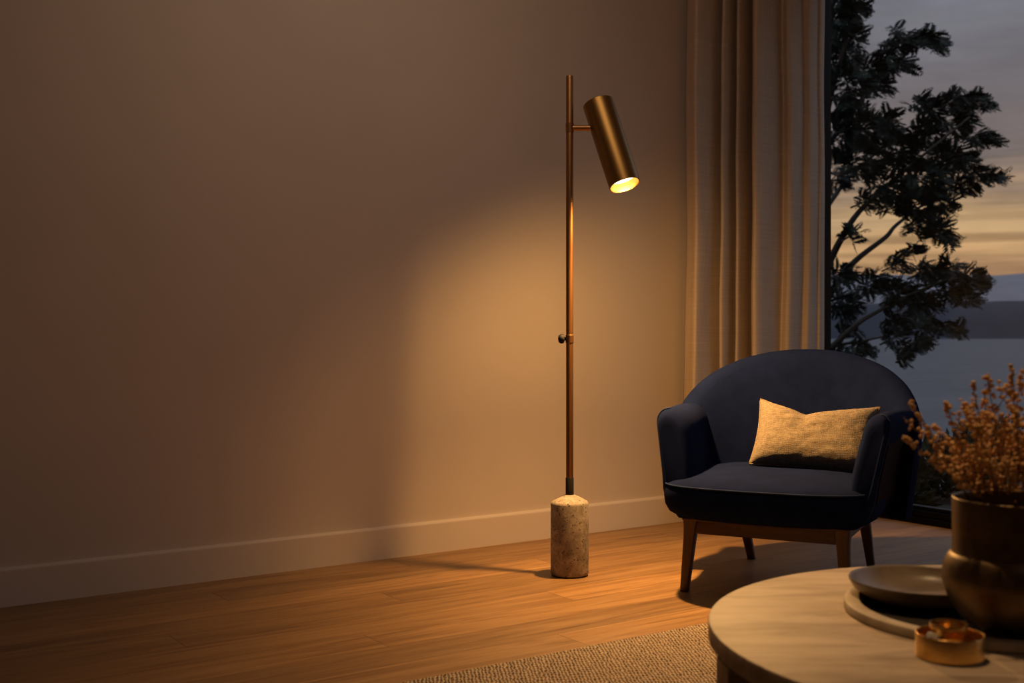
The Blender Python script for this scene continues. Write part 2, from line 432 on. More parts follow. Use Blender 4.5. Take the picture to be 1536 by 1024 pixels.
def light(name, typ, loc, energy, col, **kw):
    d = bpy.data.lights.new(name, typ); d.energy = energy; d.color = col
    for k, v in kw.items(): setattr(d, k, v)
    o = bpy.data.objects.new(name, d); C.objects.link(o); o.location = loc
    return o
rotL = Matrix.Rotation(math.radians(-34.5), 3, 'Z')
LCOL = (1.0, .53, .17)
gl_ = light('lamp_glow', 'SPOT', LP + rotL @ (A0 + axis*(T1+.022)), 39, LCOL, spot_size=math.radians(160), spot_blend=1.0, shadow_soft_size=.04)
gl_.rotation_euler = Vector((.42, .36, -.85)).to_track_quat('-Z', 'Y').to_euler()
sl = light('lamp_beam', 'SPOT', LP + rotL @ (A0 + axis*(T1+.024)), 178, LCOL, spot_size=math.radians(138), spot_blend=1.0, shadow_soft_size=.022)
sl.rotation_euler = (rotL @ axis).to_track_quat('-Z', 'Y').to_euler()

# ---------------------------------------------------------------- armchair
TH = 26.0
CH = R(.893, 3.87)
chair = empty('armchair', CH, math.radians(-34.5-TH), 'navy blue rounded armchair on dark walnut legs beside the tall window', 'armchair')
def backp(phi):
    """centre of the top edge and outward direction at angle phi (0 right side, pi left side)"""
    a, b = .406, .285
    c, s = math.cos(phi), math.sin(phi)
    p = Vector((a*c, .115 + b*s, 0)); n = Vector((c/a, s/b, 0)).normalized()
    return p, n
bm = bmesh.new()
rs = []
NP = 56
for i in range(NP+1):
    phi = lerp(math.radians(-14), PI+math.radians(14), i/NP)
    p, n = backp(phi)
    s = max(0.0, math.sin(phi))
    zt = .48 + .290*s**.70 if s > 0 else .48
    zb = .235
    t = .036*(.85+.15*s)
    lean = .075
    sec = []
    def sp(off, z):
        fl = -lean*((.78-z)/(.53))*(1.0) + lean*((.78-zt)/.53)*.75*(1-s)
        return p + n*(off + fl) + Vector((0, 0, z))
    belly = lambda z: .012*math.sin(PI*max(0, min(1, (z-zb)/(zt-zb))))
    zs = [zb + (zt-t-zb)*q for q in (0, .12, .3, .5, .7, .85, 1)]
    sec += [sp(t, z) for z in zs]
    for k in range(1, 8):
        a = PI*k/8; sec.append(sp(t*math.cos(a), zt - t + t*math.sin(a)))
    sec += [sp(-t-belly(z), z) for z in reversed(zs)]
    rs.append(sec)
rings(bm, rs); bmesh.ops.recalc_face_normals(bm, faces=bm.faces)
obj('backrest', bm, NAVY, chair, auto=60)

def arm_path(sx):
    return catmull([(sx*.330+.010, -.240, 0), (sx*.335+.009, -.12, 0), (sx*.348+.004, .02, 0), (sx*.366, .16, 0), (sx*.376, .27, 0)], 8)
def build_arm(sx):
    pts = arm_path(sx); bm = bmesh.new(); rs = []; L = 0; acc = [0]
    for a, b in zip(pts, pts[1:]): L += (b-a).length; acc.append(L)
    # extra rings near the front to round it off
    samples = [0.0, .004, .010, .018, .028, .040, .055, .070] + [lerp(.085, L, k/16) for k in range(17)]
    def at(d):
        for k in range(len(pts)-1):
            if d <= acc[k+1]+1e-9:
                t = (d-acc[k])/(acc[k+1]-acc[k]); return pts[k].lerp(pts[k+1], t), (pts[k+1]-pts[k]).normalized()
        return pts[-1], (pts[-1]-pts[-2]).normalized()
    for d in samples:
        p, tg = at(d); n = Vector((tg.y, -tg.x, 0)) * (1 if tg.y*sx > 0 else -1)
        if n.x*sx < 0: n = -n
        q = min(1, d/.070); r = math.sqrt(max(0, 1-(1-q)**2))
        u = d/L
        t = (.049 if sx < 0 else .038)*(.45+.55*r)*(1-.12*u)
        zt = .586 - .012*u - .055*(1-r)**1.3 + .006*math.sin(PI*u)
        zb = .245
        sec = []
        def sp(off, z):
            h = max((z-zt)/(.24), -1.0)
            rake = .060*h*(1-sstep(.0, .30, d))
            tuck = -.045*(max(0, .335-z)/.09)**2
            return p + n*(off + .045*h + tuck) + tg*rake*1.0 + Vector((0, 0, z))
        zs = [zb + (zt-t*1.05-zb)*w for w in (0, .1, .25, .45, .65, .82, .93, 1)]
        sec += [sp(t, z) for z in zs]
        for k in range(1, 10):
            a = PI*k/10; sec.append(sp(t*math.cos(a), zt - t*1.05 + t*1.05*math.sin(a)))
        sec += [sp(-t-.006*math.sin(PI*(z-zb)/(zt-zb)), z) for z in reversed(zs)]
        rs.append(sec)
    rings(bm, rs); bmesh.ops.recalc_face_normals(bm, faces=bm.faces)
    arm = obj('armrest', bm, NAVY, chair, auto=60)
    # piping along the outer front edge
    edge = [rs[5][k] + Vector((sx*.0015, -.001, 0)) for k in range(1, 13)]
    pb = bmesh.new(); tube(pb, catmull(edge, 4), .0032, 8); obj('piping', pb, NAVYP, arm)
    return rs
ars = build_arm(-1); ars2 = build_arm(1)
# outer shell of the sides: dark panel under the rolled arm
for sx, rs in ((-1, ars), (1, ars2)):
    bm = bmesh.new(); rr = []
    for sec in rs[7:]:
        c0 = sec[0:7]
        nn = Vector((sx, 0, 0))
        rr.append([p + nn*.0035 for p in c0[:6]] + [p - nn*.002 for p in reversed(c0[:6])])
    rings(bm, rr); bmesh.ops.recalc_face_normals(bm, faces=bm.faces)
    so_ = obj('outer_panel', bm, SHELL, chair, auto=40); so_['label'] = 'dark brown outer side panel'

# seat cushion
def seat_outline(inset):
    pts = []
    HW, FRONT, BACK = .338-inset, -.345+inset, .30-inset
    N = 72
    for i in range(N):
        a = 2*PI*i/N
        ca, sa = math.cos(a), math.sin(a)
        e = 2/5.0
        x = HW*math.copysign(abs(ca)**e, ca); ys = math.copysign(abs(sa)**e, sa)
        cy = (FRONT+BACK)/2; hy = (BACK-FRONT)/2
        y = cy + hy*ys
        if ys < 0: y -= .030*(1-(x/HW)**2)*(-ys)**2
        x *= 1 - .10*sstep(-.1, .3, y)
        pts.append(Vector((x, y, 0)))
    return pts
bm = bmesh.new()
lay = [(.243, .075), (.243, .055), (.248, .035), (.262, .014), (.285, .003), (.31, 0), (.337, .001), (.3475, .004), (.353, .009), (.360, .022), (.3685, .05), (.376, .09), (.381, .14), (.384, .20), (.385, .26)]
rs = [[p + Vector((0, 0, z)) for p in seat_outline(i)] for z, i in lay]
rings(bm, rs); bmesh.ops.recalc_face_normals(bm, faces=bm.faces)
seat = obj('seat_cushion', bm, NAVY, chair)
bm = bmesh.new(); pp = [p + Vector((0, 0, .350)) for p in seat_outline(.003)]
pp = [p for p in pp if p.y < -.20]; pp.sort(key=lambda p: math.atan2(p.y+.0, p.x))
tube(bm, catmull(pp, 2), .0030, 8); obj('piping', bm, NAVYP, seat)

# wooden frame
bm = bmesh.new()
box(bm, -.262, .262, -.262, -.215, .232, .244, .003)
box(bm, -.262, -.218, -.24, .27, .232, .244, .003); box(bm, .218, .262, -.24, .27, .232, .244, .003)
box(bm, -.24, .24, .24, .285, .232, .244, .003)
box(bm, -.24, .24, -.250, -.226, .190, .2325, .003)
box(bm, -.246, -.222, -.24, .27, .196, .2325, .003); box(bm, .222, .246, -.24, .27, .196, .2325, .003)
box(bm, -.22, .22, .25, .274, .196, .2325, .003)
obj('seat_frame', bm, WALNUTX, chair, smooth=False)
def leg(tx, ty, fx, fy, w0, w1):
    bm = bmesh.new(); rs = []
    for q in (0, .004, .03, .25, .5, .75, .9, 1.0):
        z = .236*q
        c = Vector((lerp(fx, tx, q), lerp(fy, ty, q), z))
        w = lerp(w1, w0, q); 
        if q == 0: w *= .92
        if q > .74: w *= 1 + .22*((q-.74)/.26)**2
        r = w*.22; ring = []
        for cxs, cys, a0 in ((1, 1, 0), (-1, 1, PI/2), (-1, -1, PI), (1, -1, 3*PI/2)):
            for k in range(4):
                a = a0 + PI/2*k/3
                ring.append(c + Vector((cxs*(w/2-r) + r*math.cos(a), cys*(w/2-r) + r*math.sin(a), 0)))
        rs.append(ring)
    rings(bm, rs); bmesh.ops.recalc_face_normals(bm, faces=bm.faces)
    obj('leg', bm, WALNUT, chair, auto=50)
leg(-.236, -.236, -.262, -.232, .042, .027); leg(.236, -.236, .250, -.250, .042, .027)
leg(-.215, .255, -.203, .385, .040, .027); leg(.215, .25, .215, .425, .040, .027)

# ---------------------------------------------------------------- pillow
pil_c = CH + Matrix.Rotation(math.radians(-34.5-TH), 3, 'Z') @ Vector((.084, .020, .385))
pillow = empty('pillow', pil_c, math.radians(-34.5-TH+4), 'tan linen lumbar cushion with a chopped top edge on the navy armchair', 'cushion')
def pil_pt(u, v, side):
    hw, hh, th = .197, .124, .062
    eu = 1 - .055*(1-v*v)
    ev = 1 - .050*(1-u*u)
    x = hw*u*eu; z = hh*v*ev
    u0 = -.18
    drop = .046*max(0, 1-abs(u-u0)/(1+abs(u0) if u > u0 else 1-abs(u0)))
    drop *= ((v+1)/2)**2.2
    z -= drop
    f = max(0, (1-u**4))**.55 * max(0, (1-v**4))**.55
    cr = 1 - .45*math.exp(-((u-u0)/.16)**2)*max(0, v)**1.5
    wr = .004*mnoise.noise(Vector((u*4, v*5, side*3))) + .0025*mnoise.noise(Vector((u*9, v*9, side*7)))
    y = side*(th*f*cr + wr*f)
    # soft creases radiating to the corners
    y += side*.003*math.sin(18*math.atan2(v+1, 1.02-u))*math.exp(-((1-u)**2+(v+.2)**2)*5)*f
    return Vector((x, y, z))
tilt = Matrix.Rotation(math.radians(-33), 3, 'X') @ Matrix.Rotation(math.radians(3.0), 3, 'Y')
def pil_w(u, v, side): 
    return tilt @ (pil_pt(u, v, side) + Vector((0, 0, .117))) + Vector((0, .0, .004))
bm = bmesh.new()
NU, NV = 56, 40
g = {}
for side in (-1, 1):
    for i in range(NU+1):
        for j in range(NV+1):
            u = math.sin((i/NU-.5)*PI); v = math.sin((j/NV-.5)*PI)
            if (i in (0, NU) or j in (0, NV)) and side == 1: g[side, i, j] = g[-1, i, j]; continue
            g[side, i, j] = bm.verts.new(pil_w(u, v, side))
    for i in range(NU):
        for j in range(NV):
            q = [g[side, i, j], g[side, i+1, j], g[side, i+1, j+1], g[side, i, j+1]]
            bm.faces.new(q if side < 0 else q[::-1])
obj('cushion_cover', bm, PILLOW, pillow)
bm = bmesh.new(); ed = []
for k in range(40): ed.append(pil_w(-1+2*k/40, -1, 0))
for k in range(30): ed.append(pil_w(1, -1+2*k/30, 0))
for k in range(40): ed.append(pil_w(1-2*k/40, 1, 0))
for k in range(31): ed.append(pil_w(-1, 1-2*k/30, 0))
tube(bm, ed, .0042, 8); obj('piping', bm, PILLOW, pillow)

# ---------------------------------------------------------------- rug
bm = bmesh.new(); box(bm, .35, 2.72, -.9, 2.435, .0005, .0105, .004, 2)
rug = obj('rug', bm, RUG, None, smooth=False); tag(rug, 'flat woven beige and brown rug under the round stone table', 'rug')

# ---------------------------------------------------------------- coffee table and what stands on it
ZT = .36
TC = R(.854, 1.889)
table = empty('coffee_table', (TC.x, TC.y, .0105), math.radians(-34.5), 'low round stone-topped coffee table standing on the rug', 'table')
zt = ZT - .0105
TR_ = .531
bm = bmesh.new()
lathe(bm, [(0, zt-.034), (TR_-.005, zt-.034), (TR_, zt-.029), (TR_, zt-.004), (TR_-.0012, zt-.0012), (TR_-.004, zt), (0, zt)], 160)
obj('tabletop', bm, TABLE, table, auto=40)
bm = bmesh.new(); lathe(bm, [(0, .0), (TR_-.085, .0), (TR_-.085, zt-.05), (TR_-.10, zt-.05), (TR_-.10, zt-.0335), (0, zt-.0335)], 96)
obj('drum', bm, TABLE, table, auto=40)
for k, ang in enumerate((185, 275, 5, 95)):
    a = math.radians(ang); bm = bmesh.new()
    rs = []
    for z in (0, zt-.0335):
        ring = []
        for da in (-.07, -.035, 0, .035, .07):
            ring.append(Vector(((TR_-.004)*math.cos(a+da), (TR_-.004)*math.sin(a+da), z)))
        for da in (.07, .035, 0, -.035, -.07):
            ring.append(Vector(((TR_-.095)*math.cos(a+da*1.1), (TR_-.095)*math.sin(a+da*1.1), z)))
        rs.append(ring)
    rings(bm, rs); bmesh.ops.recalc_face_normals(bm, faces=bm.faces)
    bmesh.ops.bevel(bm, geom=[e for e in bm.edges], offset=.003, segments=2, affect='EDGES')
    obj('leg', bm, TABLE, table, smooth=False)

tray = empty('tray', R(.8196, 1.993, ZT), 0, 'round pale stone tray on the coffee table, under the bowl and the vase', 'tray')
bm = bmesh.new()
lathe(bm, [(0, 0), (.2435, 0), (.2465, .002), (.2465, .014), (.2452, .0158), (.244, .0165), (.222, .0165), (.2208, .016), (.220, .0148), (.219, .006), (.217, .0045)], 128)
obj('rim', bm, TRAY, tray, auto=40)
bm = bmesh.new(); lathe(bm, [(0, .0046), (.2185, .0046)], 96); obj('recess', bm, TRAY_SHADE, tray)

bowl = empty('bowl', R(.7235, 2.07, ZT+.0052), 0, 'shallow bronze-brown bowl resting on the round tray beside the vase', 'bowl')
bm = bmesh.new()
lathe(bm, [(0, .0), (.060, .0), (.066, .001), (.085, .006), (.105, .014), (.118, .024), (.1245, .036), (.1252, .039), (.1245, .0405), (.1230, .0402), (.1205, .036),
           (.1140, .0255), (.102, .0155), (.084, .0085), (.06, .0055), (0, .005)], 96)
obj('bowl_body', bm, BOWL, bowl, auto=60)

VC = R(.797, 1.85, ZT+.0052)
vase = empty('vase', VC, 0, 'dark bronze vase with a wide neck and round belly holding dried sprigs', 'vase')
vz = VC.z
prof = [(0, .0), (.058, .0), (.061, .002), (.061, .007), (.064, .011)]
ctl = catmull([(.064, 0, .011), (.080, 0, .022), (.094, 0, .038), (.107, 0, .062), (.1125, 0, .086), (.1105, 0, .106), (.1045, 0, .120), (.0985, 0, .1275)], 6)
prof += [(p.x, p.z) for p in ctl[1:]]
prof += [(.0972, .130), (.0972, .170), (.0975, .2125), (.0968, .2145), (.0955, .215), (.0942, .2142), (.0938, .212), (.0935, .135), (.100, .115), (.104, .09), (.09, .05), (.06, .02), (0, .018)]
bm = bmesh.new(); lathe(bm, prof, 96); obj('vase_body', bm, VASE, vase, auto=50)

dish = empty('brass_dish', R(.650, 1.742, ZT), 0, 'low shiny brass dish standing at the front of the coffee table', 'dish')
bm = bmesh.new()
lathe(bm, [(0, 0), (.0475, 0), (.0488, .0015), (.0490, .034), (.0486, .0352), (.0480, .0356), (.0472, .0352), (.0468, .034), (.0462, .006), (.044, .004), (0, .004)], 80)
obj('dish_body', bm, GOLD, dish, auto=40)
cup = empty('brass_cup', R(.652, 1.752, ZT+.0042), 0, 'small brass cup standing inside the low brass dish', 'cup')
bm = bmesh.new()
lathe(bm, [(0, 0), (.016, 0), (.0185, .002), (.0215, .010), (.0262, .028), (.0272, .042), (.0268, .0435), (.0262, .0435), (.0256, .042), (.0245, .028), (.020, .012), (.012, .007), (0, .006)], 64)
obj('cup_body', bm, GOLD, cup, auto=50)
wax = empty('wax_piece', R(.6215, 1.735, ZT+.0042), .4, 'small pale crumpled piece leaning in the left of the brass dish', 'wax piece')
bm = bmesh.new(); bmesh.ops.create_icosphere(bm, subdivisions=2, radius=1)
for v in bm.verts:
    d = 1 + .35*mnoise.noise(v.co*1.7+Vector((3, 1, 2)))
    v.co = Vector((v.co.x*.0085*d, v.co.y*.010*d, .0185 + v.co.z*.0185*d))
obj('wax_body', bm, WAX, wax, smooth=False)

# dried sprigs: one thing each, stem and buds
VT = vz + .213
tips = [  # (lateral offset, depth offset, height over the rim, bend)
    (-.166, .00, .150, 'sprig'), (-.186, -.02, .100, 'sprig'), (-.100, .03, .148, 's'), (-.072, .00, .182, 's'), (-.041, .02, .196, 's'), (-.012, -.01, .208, 's'),
    (.020, .03, .200, 's'), (.050, 0, .190, 's'), (.085, .02, .17, 's'), (.12, -.02, .15, 's'), (.15, .03, .12, 's'),
    (-.135, -.03, .070, 's'), (-.085, -.05, .120, 's'), (-.055, -.04, .135, 's'), (-.030, -.06, .145, 's'), (.0, -.05, .155, 's'), (.03, -.06, .14, 's'),
    (.07, -.05, .13, 's'), (.10, -.06, .10, 's'), (-.11, .06, .11, 's'), (-.06, .07, .15, 's'), (-.02, .08, .165, 's'), (.03, .08, .16, 's'), (.08, .07, .13, 's'),
    (-.095, -.02, .05, 's'), (-.05, -.07, .07, 's'), (-.01, -.08, .085, 's'), (.04, -.085, .07, 's'), (-.078, .02, .085, 's'), (-.02, .0, .11, 's'), (.02, .01, .12, 's'), (.06, .0, .09, 's'),
]
def bud(bm, c, r, rnd):
    ret = bmesh.ops.create_icosphere(bm, subdivisions=1, radius=r)
    sx, sy, sz = rnd.uniform(.8, 1.1), rnd.uniform(.8, 1.1), rnd.uniform(.9, 1.35)
    rot = Matrix.Rotation(rnd.uniform(0, 6.28), 3, Vector((rnd.uniform(-1, 1), rnd.uniform(-1, 1), rnd.uniform(-1, 1)+.01)))
    for v in ret['verts']:
        v.co = c + rot @ Vector((v.co.x*sx, v.co.y*sy, v.co.z*sz))
for n, (tx, td, th, _) in enumerate(tips):
    rnd = random.Random(100+n)
    base = Vector((tx*.22+rnd.uniform(-.02, .02), td*.3+rnd.uniform(-.02, .02), -.185))
    # keep inside the neck on the way up
    mouth = Vector((max(-.078, min(.078, tx*.48)), max(-.07, min(.07, td*.6)), .0))
    if mouth.xy.length > .082: mouth.xy = mouth.xy.normalized()*.082
    base.xy = mouth.xy*.45
    tip = Vector((tx, td, th))
    ctrl = [base, base.lerp(mouth, .6), mouth, mouth.lerp(tip, .45)+Vector((tx*.06, td*.06, th*.10+.004))+Vector((rnd.uniform(-.006, .006), rnd.uniform(-.006, .006), 0)), tip]
    toW = lambda p: (R(p.x, p.y) + Vector((0, 0, p.z)))      # offsets in the camera-aligned frame, rotated to the room
    path = catmull([toW(p) for p in ctrl], 8)
    if n == 0: lab, grp = 'tall dried sprig of ochre buds leaning up in front of the armchair back', None
    elif n == 1: lab, grp = 'lowest dried sprig of ochre buds leaning out of the vase towards the armchair', None
    else: lab, grp = 'dried sprig of ochre buds standing in the thick bunch of the bronze vase', 'dried sprigs in the vase'
    sprig = empty('dried_sprig', (VC.x, VC.y, VT), 0, lab, 'dried flower', grp)
    sb = bmesh.new(); bb = bmesh.new()
    tube(sb, path, [lerp(.0019, .0008, k/(len(path)-1)) for k in range(len(path))], 6)
    i0 = 17 if n > 1 else 20
    def along(q):
        f = i0 + q*(len(path)-1-i0); k = min(int(f), len(path)-2); return path[k].lerp(path[k+1], f-k), (path[k+1]-path[k]).normalized()
    nb = int(20 + th*170)
    if n < 2: nb = 40
    for k in range(nb):
        q = rnd.random()**.8
        p, tg = along(q)
        ang = rnd.uniform(0, 2*PI); s = tg.orthogonal().normalized(); s.rotate(Matrix.Rotation(ang, 3, tg))
        w = lerp(.0125, .004, q**1.5)
        if n < 2: w *= .75
        c = p + s*rnd.uniform(.35, 1)*w + tg*rnd.uniform(0, .004)
        bud(bb, c, rnd.uniform(.0023, .0040), rnd)
    # side twiglets with their own bud spires
    for k in range(3 if n > 1 else 1):
        q = rnd.uniform(.05, .6); p, tg = along(q)
        s = tg.orthogonal().normalized(); s.rotate(Matrix.Rotation(rnd.uniform(0, 2*PI), 3, tg))
        ln = rnd.uniform(.03, .055)
        end = p + tg*ln*.75 + s*ln*.6 + Vector((0, 0, ln*.3))
        mid = p.lerp(end, .5) + s*ln*.12
        tube(sb, [p, mid, end], [.0010, .0008, .0006], 5)
        for j in range(12):
            w = rnd.random(); cc = (p.lerp(mid, w*2) if w < .5 else mid.lerp(end, w*2-1))
            bud(bb, cc + Vector((rnd.uniform(-1, 1), rnd.uniform(-1, 1), rnd.uniform(-1, 1)))*.0048, rnd.uniform(.0024, .0040), rnd)
    obj('stem', sb, TWIG, sprig); obj('buds', bb, BUD, sprig)

# ---------------------------------------------------------------- outdoors
def terr(x, y):
    if x < 6.6: return -.10
    return -.10 - (x-6.6)*.36*sstep(6.6, 8.2, x) + .12*mnoise.noise(Vector((x*.5, y*.5, 1)))*sstep(6.6, 9, x)
bm = bmesh.new(); xs = [X1+.14+.01, 5.0, 5.8, 6.6] + [7+.8*k for k in range(25)]; ys = [-20+2*k for k in range(30)]
gv = [[bm.verts.new((x, y, terr(x, y))) for y in ys] for x in xs]
for i in range(len(xs)-1):
    for j in range(len(ys)-1): bm.faces.new((gv[i][j], gv[i+1][j], gv[i+1][j+1], gv[i][j+1]))
o = obj('terrain', bm, SOIL); o['kind'] = 'structure'
s = NT('lake_water'); v = s.coord((1, 1, 1))
cy = s.coord((.05, .22, 1), rot=(0, 0, math.radians(-10)))
n = s.noise(cy, 1.0, 6, .6)
s.set(Base_Color=s.ramp(n, [(.3, (.045, .048, .050)), (.7, (.078, .081, .084))]), Roughness=.55)
s.b.inputs['IOR'].default_value = 1.33; s.b.inputs['Specular IOR Level'].default_value = .28
s.bump(s.noise(s.coord((.25, .8, 1)), 1.0, 5), .5, .4)
bm = bmesh.new()
L0 = -6.2
q = [(17, -150), (17, 500), (1800, 3000), (3000, 200), (1500, -300)]
bm.faces.new([bm.verts.new((x, y, L0)) for x, y in q])
o = obj('lake', bm, s.m, smooth=False); o['kind'] = 'structure'
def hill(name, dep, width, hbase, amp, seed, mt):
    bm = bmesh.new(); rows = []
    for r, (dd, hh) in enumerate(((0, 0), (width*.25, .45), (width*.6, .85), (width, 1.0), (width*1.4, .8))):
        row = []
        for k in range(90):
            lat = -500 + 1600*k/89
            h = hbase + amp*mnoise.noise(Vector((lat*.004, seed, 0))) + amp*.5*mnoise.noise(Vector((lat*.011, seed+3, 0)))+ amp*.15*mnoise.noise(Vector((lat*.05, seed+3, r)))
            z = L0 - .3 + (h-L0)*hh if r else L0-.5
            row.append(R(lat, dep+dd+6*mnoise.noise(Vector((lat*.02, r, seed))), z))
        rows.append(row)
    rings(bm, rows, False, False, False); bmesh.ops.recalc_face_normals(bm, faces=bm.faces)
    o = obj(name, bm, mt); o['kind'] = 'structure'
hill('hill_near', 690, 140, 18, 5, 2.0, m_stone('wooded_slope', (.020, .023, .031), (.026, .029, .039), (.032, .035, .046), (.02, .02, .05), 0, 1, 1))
hill('hill_far', 1050, 220, 57, 9, 9.0, m_stone('hazy_ridge', (.20, .185, .19), (.22, .205, .21), (.24, .225, .23), (.02, .02, .02), 0, 1, 1))  # distance haze put into the ridge's pale colour

# tree: limbs given as (column, row) at the tree's distance, with depth variation of their own
TD = 12.0
def tp(px, py, dd=0.0):
    d = TD + dd
    return R((px-768)/F*d, d, CAM_H + (490-py)/F*d)
tb = R((1222-768)/F*TD, TD); tb.z = terr(tb.x, tb.y) - .05
tree = empty('tree', tb, 0, 'dark feathery-leaved tree outside the tall window, in front of the lake', 'tree')
limbs = [
    ([tb, tp(1218, 600), tp(1222, 470), tp(1228, 380), tp(1232, 250), tp(1238, 120), tp(1250, -20), tp(1262, -150)], .085, .02),
    ([tp(1226, 425), tp(1242, 397, -.1), tp(1258, 365, -.3), tp(1281, 327, -.5), tp(1308, 298, -.6), tp(1350, 262, -.8), tp(1400, 220, -1), tp(1455, 175, -1)], .045, .008),
    ([tp(1222, 470), tp(1245, 440, .2), tp(1281, 393, .4), tp(1328, 356, .6), tp(1346, 336, .7), tp(1395, 300, .9), tp(1440, 275, 1)], .042, .008),
    ([tp(1219, 560), tp(1238, 530, -.2), tp(1258, 511, -.4), tp(1287, 485, -.6), tp(1317, 467, -.7), tp(1370, 440, -.9), tp(1430, 415, -1)], .040, .008),
    ([tp(1232, 230), tp(1262, 190, .3), tp(1300, 140, .5), tp(1345, 95, .7), tp(1385, 60, .8)], .035, .007),
    ([tp(1234, 200), tp(1255, 110, -.4), tp(1275, 40, -.6), tp(1290, -40, -.7)], .032, .007),
    ([tp(1228, 330), tp(1270, 270, .9), tp(1320, 225, 1.2), tp(1370, 185, 1.5)], .03, .006),
    ([tp(1219, 540), tp(1250, 520, .5), tp(1300, 510, .8), tp(1345, 500, 1)], .028, .006),
]
fb = bmesh.new(); tbm = bmesh.new()
rl = random.Random(21)
def L2(p): return p - tb
for pts, r0, r1 in limbs:
    c = catmull([L2(Vector(p)) for p in pts], 5)
    tube(tbm, c, [lerp(r0, r1, k/(len(c)-1)) for k in range(len(c))], 8)
def leaflet(a, d, ln, n, w):
    """pointed leaf: 2 folded quads from a along d"""
    s = d.cross(n).normalized()*w
    m = a + d*ln*.45 + n*w*.25
    v = [fb.verts.new(p) for p in (a, a+d*ln*.45+s, a+d*ln, a+d*ln*.45-s, m)]
    fb.faces.new((v[0], v[1], v[2], v[4])); fb.faces.new((v[0], v[4], v[2], v[3]))
def frond(p, d, ln, rnd):
    """a feather-shaped leaf: curved stalk with pairs of leaflets"""
    up = Vector((0, 0, 1)); n = (up - d*up.dot(d))
    n = n.normalized() if n.length > .05 else Vector((1, 0, 0))
    n.rotate(Matrix.Rotation(rnd.uniform(-.9, .9), 3, d))
    K = 8
    pos = p.copy(); dd = d.copy()
    for k in range(K):
        dd = (dd + Vector((0, 0, -.055))).normalized()
        pos = pos + dd*ln/K
        s = dd.cross(n).normalized()
        l2 = ln*.34*math.sin(PI*(.18+.8*(k+.5)/K))+.02
        for sg in (-1, 1):
            leaflet(pos, (dd*.55 + s*sg*.85 + n*rnd.uniform(-.2, .1)).normalized(), l2*rnd.uniform(.85, 1.1), n, l2*.19)
    leaflet(pos, dd, ln*.16, n, ln*.025)
# clumps of foliage: (column, row, spread across, spread up, fronds)
clumps = [
    (1262, 20, 30, 34, 40), (1250, 80, 24, 40, 34), (1292, 6, 22, 18, 14), (1272, 60, 26, 30, 26),
    (1270, 130, 36, 34, 50), (1300, 105, 26, 22, 30), (1330, 90, 22, 22, 24), (1345, 66, 20, 16, 20), (1372, 55, 18, 14, 18), (1398, 56, 18, 12, 16), (1352, 96, 18, 10, 12), (1412, 70, 8, 6, 5), (1318, 128, 22, 14, 16), (1344, 46, 10, 8, 6),
    (1262, 200, 30, 40, 50), (1300, 190, 30, 26, 36), (1330, 185, 22, 20, 22), (1255, 260, 22, 30, 24), (1300, 240, 40, 30, 46),
    (1350, 225, 34, 28, 44), (1390, 200, 28, 26, 36), (1380, 155, 16, 12, 12), (1402, 165, 16, 20, 16), (1432, 150, 18, 14, 18), (1460, 148, 18, 12, 16), (1482, 158, 10, 8, 7), (1436, 180, 24, 18, 24),
    (1420, 235, 30, 24, 34), (1465, 205, 18, 12, 14), (1488, 208, 10, 8, 7), (1450, 240, 20, 14, 16), (1470, 262, 18, 14, 15), (1494, 268, 10, 8, 8), (1440, 275, 26, 14, 20),
    (1390, 265, 36, 26, 44), (1345, 280, 36, 22, 36), (1375, 305, 28, 20, 28), (1412, 305, 22, 16, 20), (1340, 310, 24, 14, 10),
    (1380, 335, 24, 20, 26), (1410, 345, 20, 16, 18), (1425, 355, 12, 10, 8), (1372, 375, 12, 10, 9), (1280, 350, 16, 14, 8), (1300, 300, 22, 14, 12),
    (1345, 395, 20, 14, 16), (1390, 405, 26, 16, 26), (1425, 402, 22, 14, 20), (1455, 418, 20, 14, 18), (1474, 420, 10, 8, 8), (1420, 432, 28, 16, 24), (1450, 445, 16, 12, 12),
    (1262, 410, 24, 14, 16), (1265, 455, 26, 22, 26), (1310, 425, 28, 18, 28), (1350, 440, 28, 20, 32), (1382, 455, 24, 18, 24), (1345, 475, 22, 14, 16),
    (1275, 500, 18, 14, 10), (1385, 485, 20, 12, 14), (1420, 490, 18, 10, 12), (1435, 492, 12, 8, 7), (1340, 505, 18, 14, 14), (1362, 520, 14, 14, 12), (1290, 525, 24, 12, 16), (1355, 535, 10, 10, 7), (1255, 535, 22, 14, 14), (1380, 510, 12, 10, 8),
    (1210, 250, 26, 120, 60), (1205, 60, 26, 90, 40), (1210, 440, 20, 60, 24),
    (1250, -60, 60, 50, 60), (1320, -50, 40, 30, 30),
]
root = Vector(tp(1225, 430))
for cx, cy, sx, sy, nfr in clumps:
    dd0 = rl.uniform(-1.0, 1.0)
    hub = tp(cx - sx*.25, cy + sy*.25, dd0) - tb
    tube(tbm, [hub + (tp(cx-sx*1.2, cy+sy*.9, dd0*.8)-tb-hub)*.9, hub, tp(cx+sx*.5, cy-sy*.2, dd0)-tb], [.011, .007, .003], 5)
    for k in range(int(nfr*2.2)):
        a = rl.uniform(0, 2*PI); rr = math.sqrt(rl.random())
        px = cx + sx*rr*math.cos(a)*.8; py = cy + sy*rr*math.sin(a)*.8
        p = tp(px, py, dd0 + rl.uniform(-.25, .25)) - tb
        out = (p - hub); 
        d = (out.normalized()*.9 + R(1, 0).normalized()*.25 + Vector((rl.uniform(-.6, .6), rl.uniform(-.6, .6), rl.uniform(-.6, .5)))).normalized()
        frond(p - d*.05, d, rl.uniform(.12, .20), rl)
obj('branches', tbm, BARK, tree)
fo = obj('foliage', fb, LEAF, tree, smooth=False)

